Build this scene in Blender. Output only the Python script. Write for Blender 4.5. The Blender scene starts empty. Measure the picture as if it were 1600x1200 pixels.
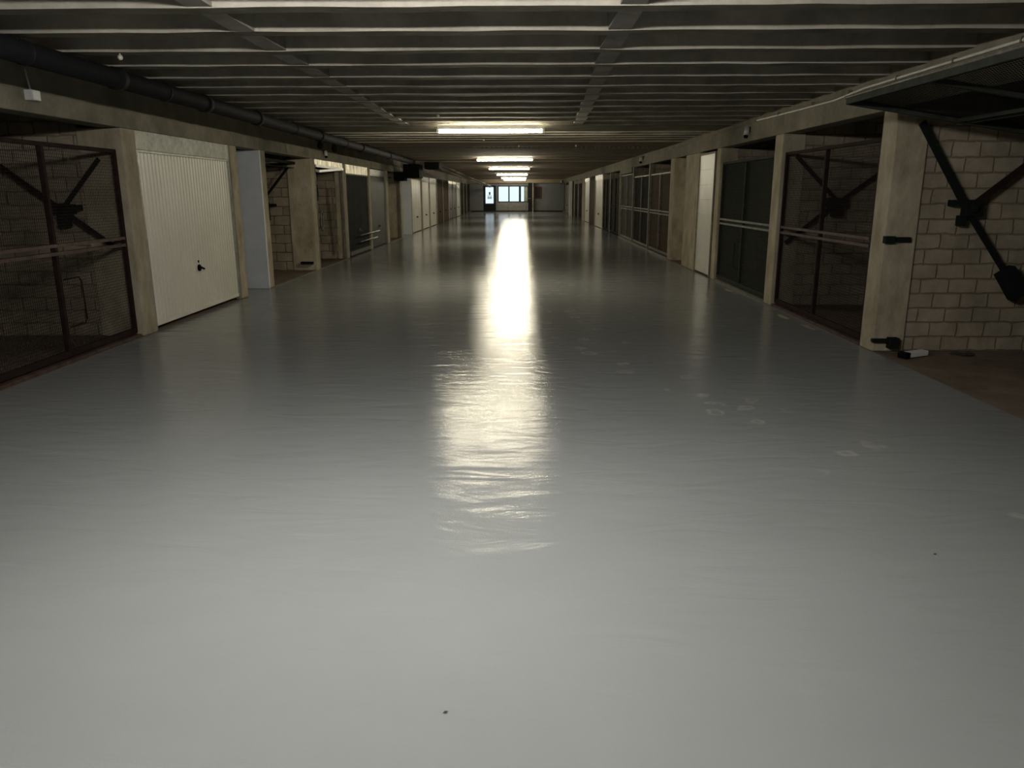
import bpy, bmesh, math, random
from mathutils import Vector, Matrix
random.seed(7)
sc = bpy.context.scene
COL = sc.collection

# ---------------------------------------------------------------- camera
H = 1.6
F = 1200.0
d = Vector(((814-800)/F, (600-301)/F, -1)).normalized()
xr = d.cross(Vector((0, 1, 0))).normalized()
zr = xr.cross(d)
cam_d = bpy.data.cameras.new('camera')
cam = bpy.data.objects.new('camera', cam_d)
COL.objects.link(cam)
cam.matrix_world = Matrix(((xr.x, xr.y, xr.z, 0), (d.x, d.y, d.z, 0), (zr.x, zr.y, zr.z, H), (0, 0, 0, 1)))
cam_d.sensor_width = 36
cam_d.lens = 36*F/1600
cam_d.clip_start = .05
cam_d.clip_end = 300
sc.camera = cam

# ---------------------------------------------------------------- world and exposure
w = bpy.data.worlds.new('world')
sc.world = w
w.use_nodes = True
w.node_tree.nodes['Background'].inputs[0].default_value = (.80, .92, 1.0, 1)
w.node_tree.nodes['Background'].inputs[1].default_value = 1.15
vs = sc.view_settings
vs.view_transform = 'Standard'
vs.look = 'None'
vs.gamma = 1
vs.use_curve_mapping = False
vs.exposure = 0.0
LAMP = 175.0          # radiance of the tubes
NEAR_LAMP = 320.0
LAMPS = [2.8, 13.77, 25.7, 35.3, 46.7, 57.5, 65.3]

# ---------------------------------------------------------------- materials
def newmat(name):
    m = bpy.data.materials.new(name)
    m.use_nodes = True
    nt = m.node_tree
    return m, nt, nt.nodes['Principled BSDF']

def N(nt, t, **kw):
    n = nt.nodes.new(t)
    for k, v in kw.items():
        if k.startswith('i_'):
            key = k[2:]
            n.inputs[int(key) if key.isdigit() else key.replace('_', ' ')].default_value = v
        else:
            setattr(n, k, v)
    return n

def L(nt, a, b):
    nt.links.new(a, b)

def c4(c):
    return (c[0], c[1], c[2], 1)

def rough_mat(name, c1, c2, scale=3.0, rough=.85, bump=.3, bscale=25, metal=0, stretch=(1, 1, 1), spec=.15, ramp=(.35, .68), bdist=.01):
    """two tone mottled surface with a fine bump"""
    m, nt, p = newmat(name)
    geo = N(nt, 'ShaderNodeNewGeometry')
    mp = N(nt, 'ShaderNodeMapping')
    mp.inputs['Scale'].default_value = stretch
    L(nt, geo.outputs['Position'], mp.inputs['Vector'])
    n1 = N(nt, 'ShaderNodeTexNoise', i_Scale=scale, i_Detail=10.0, i_Roughness=.72)
    L(nt, mp.outputs[0], n1.inputs['Vector'])
    rp = N(nt, 'ShaderNodeValToRGB')
    rp.color_ramp.elements[0].position = ramp[0]
    rp.color_ramp.elements[1].position = ramp[1]
    rp.color_ramp.elements[0].color = c4(c1)
    rp.color_ramp.elements[1].color = c4(c2)
    L(nt, n1.outputs['Fac'], rp.inputs['Fac'])
    L(nt, rp.outputs['Color'], p.inputs['Base Color'])
    n2 = N(nt, 'ShaderNodeTexNoise', i_Scale=bscale, i_Detail=6.0)
    L(nt, mp.outputs[0], n2.inputs['Vector'])
    b = N(nt, 'ShaderNodeBump', i_Strength=bump, i_Distance=bdist)
    L(nt, n2.outputs['Fac'], b.inputs['Height'])
    L(nt, b.outputs['Normal'], p.inputs['Normal'])
    p.inputs['Roughness'].default_value = rough
    p.inputs['Metallic'].default_value = metal
    p.inputs['Specular IOR Level'].default_value = spec
    return m

def block_mat(name, axis, c1, c2, mortar, bw, bh, rough=.9):
    m, nt, p = newmat(name)
    geo = N(nt, 'ShaderNodeNewGeometry')
    sp = N(nt, 'ShaderNodeSeparateXYZ')
    L(nt, geo.outputs['Position'], sp.inputs[0])
    cb = N(nt, 'ShaderNodeCombineXYZ')
    L(nt, sp.outputs['X' if axis == 'X' else 'Y'], cb.inputs[0])
    L(nt, sp.outputs['Z'], cb.inputs[1])
    nz = N(nt, 'ShaderNodeTexNoise', i_Scale=6.0, i_Detail=3.0)
    L(nt, geo.outputs['Position'], nz.inputs['Vector'])
    mixv = N(nt, 'ShaderNodeVectorMath', operation='SCALE')
    sub = N(nt, 'ShaderNodeVectorMath', operation='SUBTRACT')
    sub.inputs[1].default_value = (.5, .5, .5)
    L(nt, nz.outputs['Color'], sub.inputs[0])
    L(nt, sub.outputs[0], mixv.inputs[0])
    mixv.inputs['Scale'].default_value = .04
    add = N(nt, 'ShaderNodeVectorMath', operation='ADD')
    L(nt, cb.outputs[0], add.inputs[0])
    L(nt, mixv.outputs[0], add.inputs[1])
    br = N(nt, 'ShaderNodeTexBrick')
    br.inputs['Scale'].default_value = 1
    br.inputs['Brick Width'].default_value = bw
    br.inputs['Row Height'].default_value = bh
    br.inputs['Mortar Size'].default_value = .010
    br.inputs['Mortar Smooth'].default_value = .6
    br.inputs['Color1'].default_value = c4(c1)
    br.inputs['Color2'].default_value = c4(c2)
    br.inputs['Mortar'].default_value = c4(mortar)
    L(nt, add.outputs[0], br.inputs['Vector'])
    n1 = N(nt, 'ShaderNodeTexNoise', i_Scale=4.0, i_Detail=8.0, i_Roughness=.7)
    L(nt, geo.outputs['Position'], n1.inputs['Vector'])
    mr = N(nt, 'ShaderNodeMapRange')
    mr.inputs[1].default_value = .3
    mr.inputs[2].default_value = .7
    mr.inputs[3].default_value = .62
    mr.inputs[4].default_value = 1.1
    L(nt, n1.outputs['Fac'], mr.inputs[0])
    mul = N(nt, 'ShaderNodeVectorMath', operation='SCALE')
    L(nt, br.outputs['Color'], mul.inputs[0])
    L(nt, mr.outputs[0], mul.inputs['Scale'])
    L(nt, mul.outputs[0], p.inputs['Base Color'])
    b1 = N(nt, 'ShaderNodeBump', i_Strength=.9, i_Distance=.012)
    b1.invert = True
    L(nt, br.outputs['Fac'], b1.inputs['Height'])
    n2 = N(nt, 'ShaderNodeTexNoise', i_Scale=40.0, i_Detail=5.0)
    L(nt, geo.outputs['Position'], n2.inputs['Vector'])
    b2 = N(nt, 'ShaderNodeBump', i_Strength=.5, i_Distance=.006)
    L(nt, n2.outputs['Fac'], b2.inputs['Height'])
    L(nt, b1.outputs['Normal'], b2.inputs['Normal'])
    L(nt, b2.outputs['Normal'], p.inputs['Normal'])
    p.inputs['Roughness'].default_value = rough
    p.inputs['Specular IOR Level'].default_value = .2
    return m

def plain_mat(name, c, rough=.5, metal=0, spec=.5):
    m, nt, p = newmat(name)
    geo = N(nt, 'ShaderNodeNewGeometry')
    n1 = N(nt, 'ShaderNodeTexNoise', i_Scale=9.0, i_Detail=5.0)
    L(nt, geo.outputs['Position'], n1.inputs['Vector'])
    rp = N(nt, 'ShaderNodeValToRGB')
    rp.color_ramp.elements[0].position = .3
    rp.color_ramp.elements[1].position = .7
    rp.color_ramp.elements[0].color = c4([v*.88 for v in c])
    rp.color_ramp.elements[1].color = c4([min(1, v*1.08) for v in c])
    L(nt, n1.outputs['Fac'], rp.inputs['Fac'])
    L(nt, rp.outputs['Color'], p.inputs['Base Color'])
    p.inputs['Roughness'].default_value = rough
    p.inputs['Metallic'].default_value = metal
    p.inputs['Specular IOR Level'].default_value = spec
    return m

def emit_mat(name, c, s):
    m, nt, p = newmat(name)
    p.inputs['Base Color'].default_value = c4(c)
    p.inputs['Emission Color'].default_value = c4(c)
    p.inputs['Emission Strength'].default_value = s
    return m

def glass_mat():
    m, nt, p = newmat('window_glass')
    p.inputs['Base Color'].default_value = (.92, .97, 1, 1)
    p.inputs['Transmission Weight'].default_value = 1
    p.inputs['Roughness'].default_value = .02
    p.inputs['IOR'].default_value = 1.02
    return m

def frosted_mat():
    m, nt, p = newmat('frosted_glass')
    p.inputs['Base Color'].default_value = (.93, .97, .98, 1)
    p.inputs['Transmission Weight'].default_value = 1
    p.inputs['Roughness'].default_value = .35
    p.inputs['IOR'].default_value = 1.1
    return m

def floor_mat():
    """grey epoxy floor coating, glossy, with orange peel, ripples and pale scuffs"""
    m, nt, p = newmat('grey_epoxy')
    geo = N(nt, 'ShaderNodeNewGeometry')
    pos = geo.outputs['Position']
    sp = N(nt, 'ShaderNodeSeparateXYZ')
    L(nt, pos, sp.inputs[0])
    # base mottling
    n0 = N(nt, 'ShaderNodeTexNoise', i_Scale=.7, i_Detail=5.0)
    L(nt, pos, n0.inputs['Vector'])
    rp = N(nt, 'ShaderNodeValToRGB')
    rp.color_ramp.elements[0].position = .3
    rp.color_ramp.elements[1].position = .7
    rp.color_ramp.elements[0].color = (.235, .247, .25, 1)
    rp.color_ramp.elements[1].color = (.26, .272, .275, 1)
    L(nt, n0.outputs['Fac'], rp.inputs['Fac'])
    # scuffs: arcs of footprints along a walked path
    def math_(op, a, b=None, c=None):
        n = N(nt, 'ShaderNodeMath', operation=op)
        for i, v in enumerate((a, b, c)):
            if v is None:
                continue
            if isinstance(v, (int, float)):
                n.inputs[i].default_value = v
            else:
                L(nt, v, n.inputs[i])
        return n.outputs[0]
    wv = N(nt, 'ShaderNodeTexNoise', i_Scale=5.0, i_Detail=2.0)
    L(nt, pos, wv.inputs['Vector'])
    off = N(nt, 'ShaderNodeVectorMath', operation='SCALE')
    L(nt, wv.outputs['Color'], off.inputs[0])
    off.inputs['Scale'].default_value = .22
    pp = N(nt, 'ShaderNodeVectorMath', operation='ADD')
    L(nt, pos, pp.inputs[0])
    L(nt, off.outputs[0], pp.inputs[1])
    vo = N(nt, 'ShaderNodeTexVoronoi', i_Scale=3.6)
    L(nt, pp.outputs[0], vo.inputs['Vector'])
    ring = math_('SUBTRACT', 1.0, math_('MULTIPLY', math_('ABSOLUTE', math_('SUBTRACT', vo.outputs['Distance'], .26)), 12.0))
    ring = math_('MAXIMUM', ring, 0.0)
    disc = math_('MULTIPLY', math_('LESS_THAN', vo.outputs['Distance'], .26), .3)
    ring = math_('ADD', ring, disc)
    sc_ = N(nt, 'ShaderNodeSeparateColor')
    L(nt, vo.outputs['Color'], sc_.inputs[0])
    cellon = math_('GREATER_THAN', sc_.outputs[0], .50)
    # path: X = .45 .. 2.2 as Y goes 10 .. 4.3
    y = sp.outputs['Y']
    path = math_('ADD', .60, math_('MULTIPLY', math_('POWER', math_('MAXIMUM', math_('SUBTRACT', 9.5, y), 0.0), 1.6), .115))
    dx = math_('ABSOLUTE', math_('SUBTRACT', sp.outputs['X'], path))
    near = math_('MAXIMUM', math_('SUBTRACT', 1.0, math_('DIVIDE', dx, .55)), 0.0)
    near = math_('MULTIPLY', near, math_('GREATER_THAN', y, 3.6))
    near = math_('MULTIPLY', near, math_('LESS_THAN', y, 17.0))
    far = math_('MULTIPLY', math_('GREATER_THAN', y, 8.0), math_('LESS_THAN', y, 17.0))
    far = math_('MULTIPLY', far, .35)
    fn = N(nt, 'ShaderNodeTexNoise', i_Scale=.8, i_Detail=2.0)
    L(nt, pos, fn.inputs['Vector'])
    far = math_('MULTIPLY', far, math_('GREATER_THAN', fn.outputs['Fac'], .5))
    pathm = math_('MINIMUM', math_('ADD', math_('MULTIPLY', near, 1.6), far), 1.0)
    fn2 = N(nt, 'ShaderNodeTexNoise', i_Scale=14.0, i_Detail=4.0)
    L(nt, pos, fn2.inputs['Vector'])
    grit = math_('MULTIPLY', fn2.outputs['Fac'], 1.5)
    mask = math_('MULTIPLY', math_('MULTIPLY', math_('MULTIPLY', ring, cellon), pathm), grit)
    mask = math_('MINIMUM', math_('MULTIPLY', mask, .34), .4)
    mx = N(nt, 'ShaderNodeMix', data_type='RGBA')
    L(nt, mask, mx.inputs['Factor'])
    L(nt, rp.outputs['Color'], mx.inputs['A'])
    mx.inputs['B'].default_value = (.62, .60, .53, 1)
    L(nt, mx.outputs['Result'], p.inputs['Base Color'])
    rg = N(nt, 'ShaderNodeTexNoise', i_Scale=1.1, i_Detail=4.0)
    L(nt, pos, rg.inputs['Vector'])
    mr = N(nt, 'ShaderNodeMapRange')
    mr.inputs[3].default_value = .11
    mr.inputs[4].default_value = .16
    L(nt, rg.outputs['Fac'], mr.inputs[0])
    rr = math_('ADD', mr.outputs[0], math_('MULTIPLY', mask, .3))
    L(nt, rr, p.inputs['Roughness'])
    p.inputs['IOR'].default_value = 1.2
    # bump: ripples across the hall, then orange peel
    mp = N(nt, 'ShaderNodeMapping')
    mp.inputs['Scale'].default_value = (1.0, 2.8, 1)
    L(nt, pos, mp.inputs['Vector'])
    r1 = N(nt, 'ShaderNodeTexNoise', i_Scale=1.7, i_Detail=4.0, i_Roughness=.45, i_Distortion=1.2)
    L(nt, mp.outputs[0], r1.inputs['Vector'])
    b1 = N(nt, 'ShaderNodeBump', i_Strength=.28, i_Distance=.03)
    L(nt, r1.outputs['Fac'], b1.inputs['Height'])
    r2 = N(nt, 'ShaderNodeTexNoise', i_Scale=110.0, i_Detail=2.0)
    L(nt, pos, r2.inputs['Vector'])
    b2 = N(nt, 'ShaderNodeBump', i_Strength=.20, i_Distance=.004)
    L(nt, r2.outputs['Fac'], b2.inputs['Height'])
    mp2 = N(nt, 'ShaderNodeMapping')
    mp2.inputs['Scale'].default_value = (1.0, 3.0, 1)
    L(nt, pos, mp2.inputs['Vector'])
    r3 = N(nt, 'ShaderNodeTexNoise', noise_type='RIDGED_MULTIFRACTAL', i_Scale=1.5, i_Detail=3.0, i_Roughness=.5, i_Distortion=.5)
    L(nt, mp2.outputs[0], r3.inputs['Vector'])
    b3 = N(nt, 'ShaderNodeBump', i_Strength=.42, i_Distance=.008)
    L(nt, r3.outputs['Fac'], b3.inputs['Height'])
    L(nt, b1.outputs['Normal'], b3.inputs['Normal'])
    L(nt, b3.outputs['Normal'], b2.inputs['Normal'])
    L(nt, b2.outputs['Normal'], p.inputs['Normal'])
    return m

M = {}
M['floor'] = floor_mat()
M['bayfloor'] = rough_mat('bare_concrete_floor', (.13, .10, .075), (.25, .19, .14), 2.2, .9, .3, 30)
M['rib'] = rough_mat('ceiling_rib_concrete', (.10, .09, .07), (.20, .18, .14), 2.6, .8, .6, 18, stretch=(1, 1.4, 1), bdist=.02, ramp=(.3, .6))  # darker copy of the web concrete: underside shade put into the colour
M['ribside'] = rough_mat('ceiling_web_concrete', (.27, .25, .21), (.44, .41, .35), 2.0, .9, .4, 20)  # paler copy for the lit rib faces
M['slab'] = rough_mat('ceiling_slab_concrete', (.20, .155, .11), (.36, .29, .215), 1.6, .8, .3, 14, stretch=(.4, 3, 1))
M['lintel'] = rough_mat('lintel_concrete', (.16, .145, .105), (.29, .265, .20), 2.4, .85, .35, 22)
M['upper'] = rough_mat('upper_wall_concrete', (.18, .16, .125), (.30, .27, .21), 2.2, .9, .35, 20)
M['pillar'] = rough_mat('pillar_concrete', (.26, .215, .145), (.52, .465, .35), 3.0, .85, .45, 24, stretch=(1, 1, .5), ramp=(.3, .65))
M['painted'] = rough_mat('grey_white_paint', (.72, .75, .78), (.86, .88, .90), 2.0, .7, .2, 30)
M['greywall'] = rough_mat('blue_grey_paint', (.16, .175, .20), (.21, .23, .255), 1.5, .75, .15, 25)
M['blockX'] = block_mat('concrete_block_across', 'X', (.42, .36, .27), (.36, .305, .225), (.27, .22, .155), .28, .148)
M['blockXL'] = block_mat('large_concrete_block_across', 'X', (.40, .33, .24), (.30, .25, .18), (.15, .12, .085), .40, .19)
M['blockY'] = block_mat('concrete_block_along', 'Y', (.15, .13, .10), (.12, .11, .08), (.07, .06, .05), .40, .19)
M['endwall'] = rough_mat('end_wall_paint', (.14, .145, .15), (.18, .185, .19), 1.0, .8, .15, 20)
M['endblock'] = block_mat('painted_block_end', 'X', (.24, .24, .23), (.22, .22, .21), (.18, .18, .175), .40, .19)
M['stone'] = block_mat('yellow_stone', 'X', (.62, .52, .30), (.52, .44, .26), (.25, .20, .13), .55, .42)
M['cream'] = rough_mat('cream_door_paint', (.82, .78, .68), (.90, .87, .78), 1.6, .45, .08, 30, spec=.5)
M['white'] = rough_mat('white_door_paint', (.62, .60, .53), (.76, .74, .66), 1.6, .45, .1, 30, spec=.5)
M['galvdark'] = rough_mat('weathered_zinc', (.22, .22, .20), (.62, .62, .56), 9.0, .55, .1, 40, metal=.2, ramp=(.25, .75))
M['galv'] = rough_mat('galvanised_sheet', (.20, .20, .18), (.52, .52, .48), 9.0, .45, .1, 40, metal=.35, ramp=(.25, .75))
M['rustfascia'] = rough_mat('stained_zinc', (.22, .17, .09), (.78, .74, .60), 8.0, .45, .15, 30, metal=.55, stretch=(1, 1, .35), ramp=(.38, .6))
M['redsteel'] = rough_mat('dark_red_steel', (.016, .009, .008), (.036, .019, .016), 8.0, .8, .15, 50, spec=.08)
M['redrail'] = rough_mat('worn_red_steel', (.05, .026, .022), (.14, .09, .075), 8.0, .6, .15, 50, spec=.2)
M['greenrail'] = rough_mat('worn_green_steel', (.07, .07, .055), (.20, .20, .16), 8.0, .5, .15, 50, spec=.25)
M['greensteel'] = rough_mat('dark_green_steel', (.022, .026, .02), (.045, .05, .038), 6.0, .75, .12, 50, spec=.1)
M['greysteel'] = rough_mat('worn_grey_steel', (.09, .085, .07), (.22, .20, .17), 9.0, .55, .12, 50, metal=.2)
M['palesteel'] = rough_mat('pale_steel_post', (.13, .12, .09), (.26, .24, .19), 9.0, .6, .15, 50)
M['wire'] = plain_mat('dark_wire', (.014, .012, .010), .8, 0, .1)
M['redwire'] = plain_mat('rusty_wire', (.022, .014, .012), .8, 0, .1)
M['greenwire'] = plain_mat('green_wire', (.022, .026, .02), .8, 0, .1)
M['greensheet'] = rough_mat('green_grey_sheet', (.030, .033, .023), (.048, .05, .036), 3.0, .85, .1, 20, stretch=(.3, .3, 12))
M['browndoor'] = rough_mat('brown_door', (.07, .045, .025), (.13, .088, .05), 4.0, .8, .15, 30, stretch=(1, 1, .2), spec=.06)
M['darkdoor'] = rough_mat('dark_brown_sheet', (.018, .016, .012), (.04, .036, .03), 3.0, .85, .1, 30, spec=.05)
M['greendoor'] = rough_mat('grey_green_door', (.06, .065, .055), (.095, .10, .088), 2.0, .6, .1, 30)
M['greydoor'] = rough_mat('grey_door', (.14, .14, .13), (.19, .19, .18), 2.0, .55, .1, 30)
M['black'] = plain_mat('black_plastic', (.006, .006, .006), .8, spec=.05)
M['pipe'] = plain_mat('black_drain_pipe', (.011, .011, .012), .75, spec=.12)
M['iron'] = plain_mat('dark_green_iron', (.010, .014, .012), .8, spec=.1)
M['conduit'] = plain_mat('pale_conduit', (.62, .60, .52), .4)
M['plastic'] = plain_mat('grey_white_plastic', (.55, .56, .55), .4)
M['frameblack'] = plain_mat('black_frame_paint', (.012, .012, .013), .7, spec=.1)
M['redframe'] = plain_mat('dark_red_frame', (.09, .025, .028), .6, spec=.2)
M['board'] = plain_mat('grey_board', (.03, .025, .025), .6, spec=.15)
M['lampbody'] = plain_mat('white_lamp_body', (.75, .74, .70), .4)
M['tube'] = emit_mat('tube_glow', (1.0, .92, .69), LAMP)
M['tube_near'] = emit_mat('tube_glow_neutral', (1.0, .97, .91), NEAR_LAMP)
M['glass'] = glass_mat()
M['frost'] = frosted_mat()
M['paper'] = plain_mat('white_paper', (.8, .8, .78), .7)
M['ink'] = plain_mat('black_print', (.03, .03, .03), .6)
M['leaf'] = plain_mat('dark_debris', (.05, .035, .025), .8)
M['ground'] = plain_mat('outside_paving', (.42, .41, .38), .8)

# ---------------------------------------------------------------- mesh helpers
class MB:
    def __init__(s):
        s.v, s.f, s.sm = [], [], []
    def add(s, vs, fs, smooth=False):
        o = len(s.v)
        s.v += [tuple(v) for v in vs]
        s.f += [tuple(i+o for i in f) for f in fs]
        s.sm += [smooth]*len(fs)
        return s
    def box(s, x0, x1, y0, y1, z0, z1):
        vs = [(x, y, z) for z in (z0, z1) for y in (y0, y1) for x in (x0, x1)]
        return s.add(vs, [(0, 2, 3, 1), (4, 5, 7, 6), (0, 1, 5, 4), (2, 6, 7, 3), (0, 4, 6, 2), (1, 3, 7, 5)])
    def bar(s, p, q, a, b=None, up=(0, 0, 1)):
        """box-section bar from p to q, width a, height b"""
        b = b or a
        p, q = Vector(p), Vector(q)
        t = (q-p).normalized()
        u = t.cross(Vector(up))
        if u.length < 1e-4:
            u = t.cross(Vector((1, 0, 0)))
        u.normalize()
        v = u.cross(t)
        vs = []
        for e in (p, q):
            for (i, j) in ((-1, -1), (1, -1), (1, 1), (-1, 1)):
                vs.append(e+u*i*a/2+v*j*b/2)
        return s.add(vs, [(0, 1, 2, 3), (7, 6, 5, 4), (0, 4, 5, 1), (1, 5, 6, 2), (2, 6, 7, 3), (3, 7, 4, 0)])
    def tube(s, pts, r, n=12, cap=True):
        pts = [Vector(p) for p in pts]
        rings = []
        vs = []
        ref = Vector((0, 0, 1))
        for i, p in enumerate(pts):
            a = pts[max(0, i-1)]
            b = pts[min(len(pts)-1, i+1)]
            t = (b-a).normalized()
            rf = ref if abs(t.dot(ref)) < .95 else Vector((1, 0, 0))
            u = t.cross(rf).normalized()
            v = u.cross(t)
            rr = r[i] if isinstance(r, (list, tuple)) else r
            for k in range(n):
                an = 2*math.pi*k/n
                vs.append(p+u*math.cos(an)*rr+v*math.sin(an)*rr)
        fs = []
        for i in range(len(pts)-1):
            for k in range(n):
                fs.append((i*n+k, i*n+(k+1) % n, (i+1)*n+(k+1) % n, (i+1)*n+k))
        if cap:
            fs.append(tuple(range(n-1, -1, -1)))
            fs.append(tuple((len(pts)-1)*n+k for k in range(n)))
        return s.add(vs, fs, True)
    def blob(s, c, r, n=10, m=6, squash=(1, 1, 1)):
        vs = [(c[0], c[1], c[2]-r*squash[2])]
        for i in range(1, m):
            ph = -math.pi/2+math.pi*i/m
            for k in range(n):
                an = 2*math.pi*k/n
                vs.append((c[0]+r*squash[0]*math.cos(ph)*math.cos(an), c[1]+r*squash[1]*math.cos(ph)*math.sin(an), c[2]+r*squash[2]*math.sin(ph)))
        vs.append((c[0], c[1], c[2]+r*squash[2]))
        fs = [(0, 1+(k+1) % n, 1+k) for k in range(n)]
        for i in range(m-2):
            for k in range(n):
                fs.append((1+i*n+k, 1+i*n+(k+1) % n, 1+(i+1)*n+(k+1) % n, 1+(i+1)*n+k))
        t = 1+(m-1)*n
        fs += [(t-n+k, t-n+(k+1) % n, t) for k in range(n)]
        return s.add(vs, fs, True)
    def build(s, name, mat, parent=None, bevel=0, org=None, mats=None, midx=None):
        me = bpy.data.meshes.new(name)
        if parent is not None:
            off = wloc(parent)
        elif org is not None:
            off = Vector(org)
        else:
            xs = [v[0] for v in s.v]; ys = [v[1] for v in s.v]; zs = [v[2] for v in s.v]
            off = Vector(((min(xs)+max(xs))/2, (min(ys)+max(ys))/2, min(zs)))
        me.from_pydata([(v[0]-off[0], v[1]-off[1], v[2]-off[2]) for v in s.v], [], s.f)
        me.polygons.foreach_set('use_smooth', s.sm)
        bm = bmesh.new()
        bm.from_mesh(me)
        bmesh.ops.recalc_face_normals(bm, faces=bm.faces)
        bm.to_mesh(me)
        bm.free()
        me.materials.append(mat)
        if mats:
            for mm in mats:
                me.materials.append(mm)
            for i, pl in enumerate(me.polygons):
                pl.material_index = midx(pl)
        o = bpy.data.objects.new(name, me)
        COL.objects.link(o)
        if parent is not None:
            o.parent = parent
        else:
            o.location = off
        if bevel:
            bv = o.modifiers.new('bevel', 'BEVEL')
            bv.width = bevel
            bv.segments = 2
            bv.limit_method = 'ANGLE'
        return o

def wloc(o):
    v = Vector(o.location)
    while o.parent:
        o = o.parent
        v += o.location
    return v

def thing(name, loc, label, cat, group=None):
    o = bpy.data.objects.new(name, None)
    o.empty_display_size = .1
    COL.objects.link(o)
    o.location = loc
    o['label'] = label
    o['category'] = cat
    if group:
        o['group'] = group
    return o

def tag(o, label, cat, group=None):
    o['label'] = label
    o['category'] = cat
    if group:
        o['group'] = group
    return o

def struct(o):
    o['kind'] = 'structure'
    return o

def copy_tree(o, loc):
    r = o.copy()
    COL.objects.link(r)
    r.location = loc
    for ch in o.children:
        c = ch.copy()
        COL.objects.link(c)
        c.parent = r
        for g in ch.children:
            e = g.copy()
            COL.objects.link(e)
            e.parent = c
    return r

XL, XR = -4.35, 3.62         # wall planes of the hall
YE = 68.0                    # end wall
ZC = 2.72                    # underside of ceiling ribs

# ================================================================ STRUCTURE
struct(MB().box(XL, XR, -4, YE, -.2, 0).build('floor', M['floor']))
struct(MB().box(XL-5.5, XL, -4, YE, -.2, -.004).build('floor', M['bayfloor']))
struct(MB().box(XR, XR+5.5, -4, YE, -.2, -.004).build('floor', M['bayfloor']))

# ceiling: slab, ribs with shade coloured into their undersides, a wide beam, then flat planks
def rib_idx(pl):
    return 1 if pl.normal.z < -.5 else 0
ceil = MB()
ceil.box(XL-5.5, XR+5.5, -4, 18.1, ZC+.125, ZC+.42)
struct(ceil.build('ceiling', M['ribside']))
ribs = MB()
ys = [5.17-.74*k for k in range(1, 13)]+[5.17, 5.92, 6.68, 7.42, 8.16, 8.86, 9.55, 10.25, 10.93, 11.65, 12.35, 13.05]
ys = sorted(ys)
def wavy(y, wd, z0, z1, nseg=60, amp=.012):
    """a rib running across the hall with slightly uneven lower arrises"""
    x0, x1 = XL-5.4, XR+5.4
    vs = []
    for i in range(nseg+1):
        x = x0+(x1-x0)*i/nseg
        a = random.uniform(-amp, amp)*.6
        b = random.uniform(-amp, amp)
        c = random.uniform(-.004, .004)
        vs += [(x, y+a, z0+c), (x, y+wd+b, z0+c), (x, y+wd+.02, z1), (x, y-.02, z1)]
    fs = []
    for i in range(nseg):
        o = i*4
        fs += [(o, o+1, o+5, o+4), (o+1, o+2, o+6, o+5), (o+3, o, o+4, o+7)]
    fs += [(0, 3, 2, 1), (nseg*4, nseg*4+1, nseg*4+2, nseg*4+3)]
    ribs.add(vs, fs)
for y in ys:
    wavy(y, .155, ZC, ZC+.225)
wavy(13.85, 1.35, ZC, ZC+.225)
for y in (15.55, 16.2, 16.85, 17.5):
    wavy(y, .16, ZC, ZC+.225)
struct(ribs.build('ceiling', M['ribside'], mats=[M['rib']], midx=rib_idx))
# lengthwise stiffeners between the ribs
M['stiff'] = rough_mat('stiffener_concrete', (.24, .22, .19), (.36, .34, .30), 3.0, .9, .3, 20)
for k, (xa, xb) in enumerate(((-1.98, -2.0), (.69, 1.0))):
    st = MB()
    yy = ys+[13.85]
    for i in range(len(yy)-1):
        y0 = yy[i]+.15
        y1 = yy[i+1]+.005
        t = max(0, (y0-5)/9)
        x = xa+(xb-xa)*t+random.uniform(-.015, .015)
        st.box(x-.08, x+.08, y0, y1, ZC+.004, ZC+.225)
    struct(st.build('ceiling', M['stiff']))
fl = MB()
y = 18.1
while y < YE:
    fl.box(XL-5.5, XR+5.5, y, min(y+1.18, YE+.3), ZC-.02+random.uniform(-.006, .006), ZC+.42)
    fl.box(XL-5.5, XR+5.5, min(y+1.18, YE+.3), min(y+1.2, YE+.3), ZC+.02, ZC+.42)
    y += 1.2
struct(fl.build('ceiling', M['slab']))
# row of drip holes across the flat slab
dr = MB()
for i in range(50):
    x = -2.6+i*.117
    if random.random() < .9:
        dr.tube([(x, 19.9+random.uniform(-.02, .02), ZC-.016), (x, 19.9, ZC-.045)], [.012, .016], 6)
o = struct(dr.build('trim_1', M['rib']))

# outer walls, back walls of the bays
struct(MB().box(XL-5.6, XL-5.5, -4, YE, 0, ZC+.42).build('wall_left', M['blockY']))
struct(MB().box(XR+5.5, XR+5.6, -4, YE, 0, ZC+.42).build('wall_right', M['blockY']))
struct(MB().box(XL-5.6, XR+5.6, -4.1, -4, -.2, ZC+.42).build('wall_back', M['upper']))

# lintels with the darker wall above
struct(MB().box(XL-.25, XL, -4, YE, 2.30, 2.49).build('wall_left', M['lintel'], bevel=.008))
struct(MB().box(XL-.25, XL-.02, -4, YE, 2.49, ZC+.3).build('wall_left', M['upper']))
struct(MB().box(XR, XR+.25, -4, 17.15, 2.38, 2.645).build('wall_right', M['lintel'], bevel=.008))
struct(MB().box(XR+.015, XR+.25, 17.2, YE, 2.38, 2.62).build('wall_right', M['lintel'], bevel=.008))
struct(MB().box(XR+.03, XR+.25, -4, YE, 2.62, ZC+.3).build('wall_right', M['upper']))

trim_n = [1]
def trim(mb, mat, bevel=.0):
    trim_n[0] += 1
    return struct(mb.build('trim_%d' % trim_n[0], mat, bevel=bevel))

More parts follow.
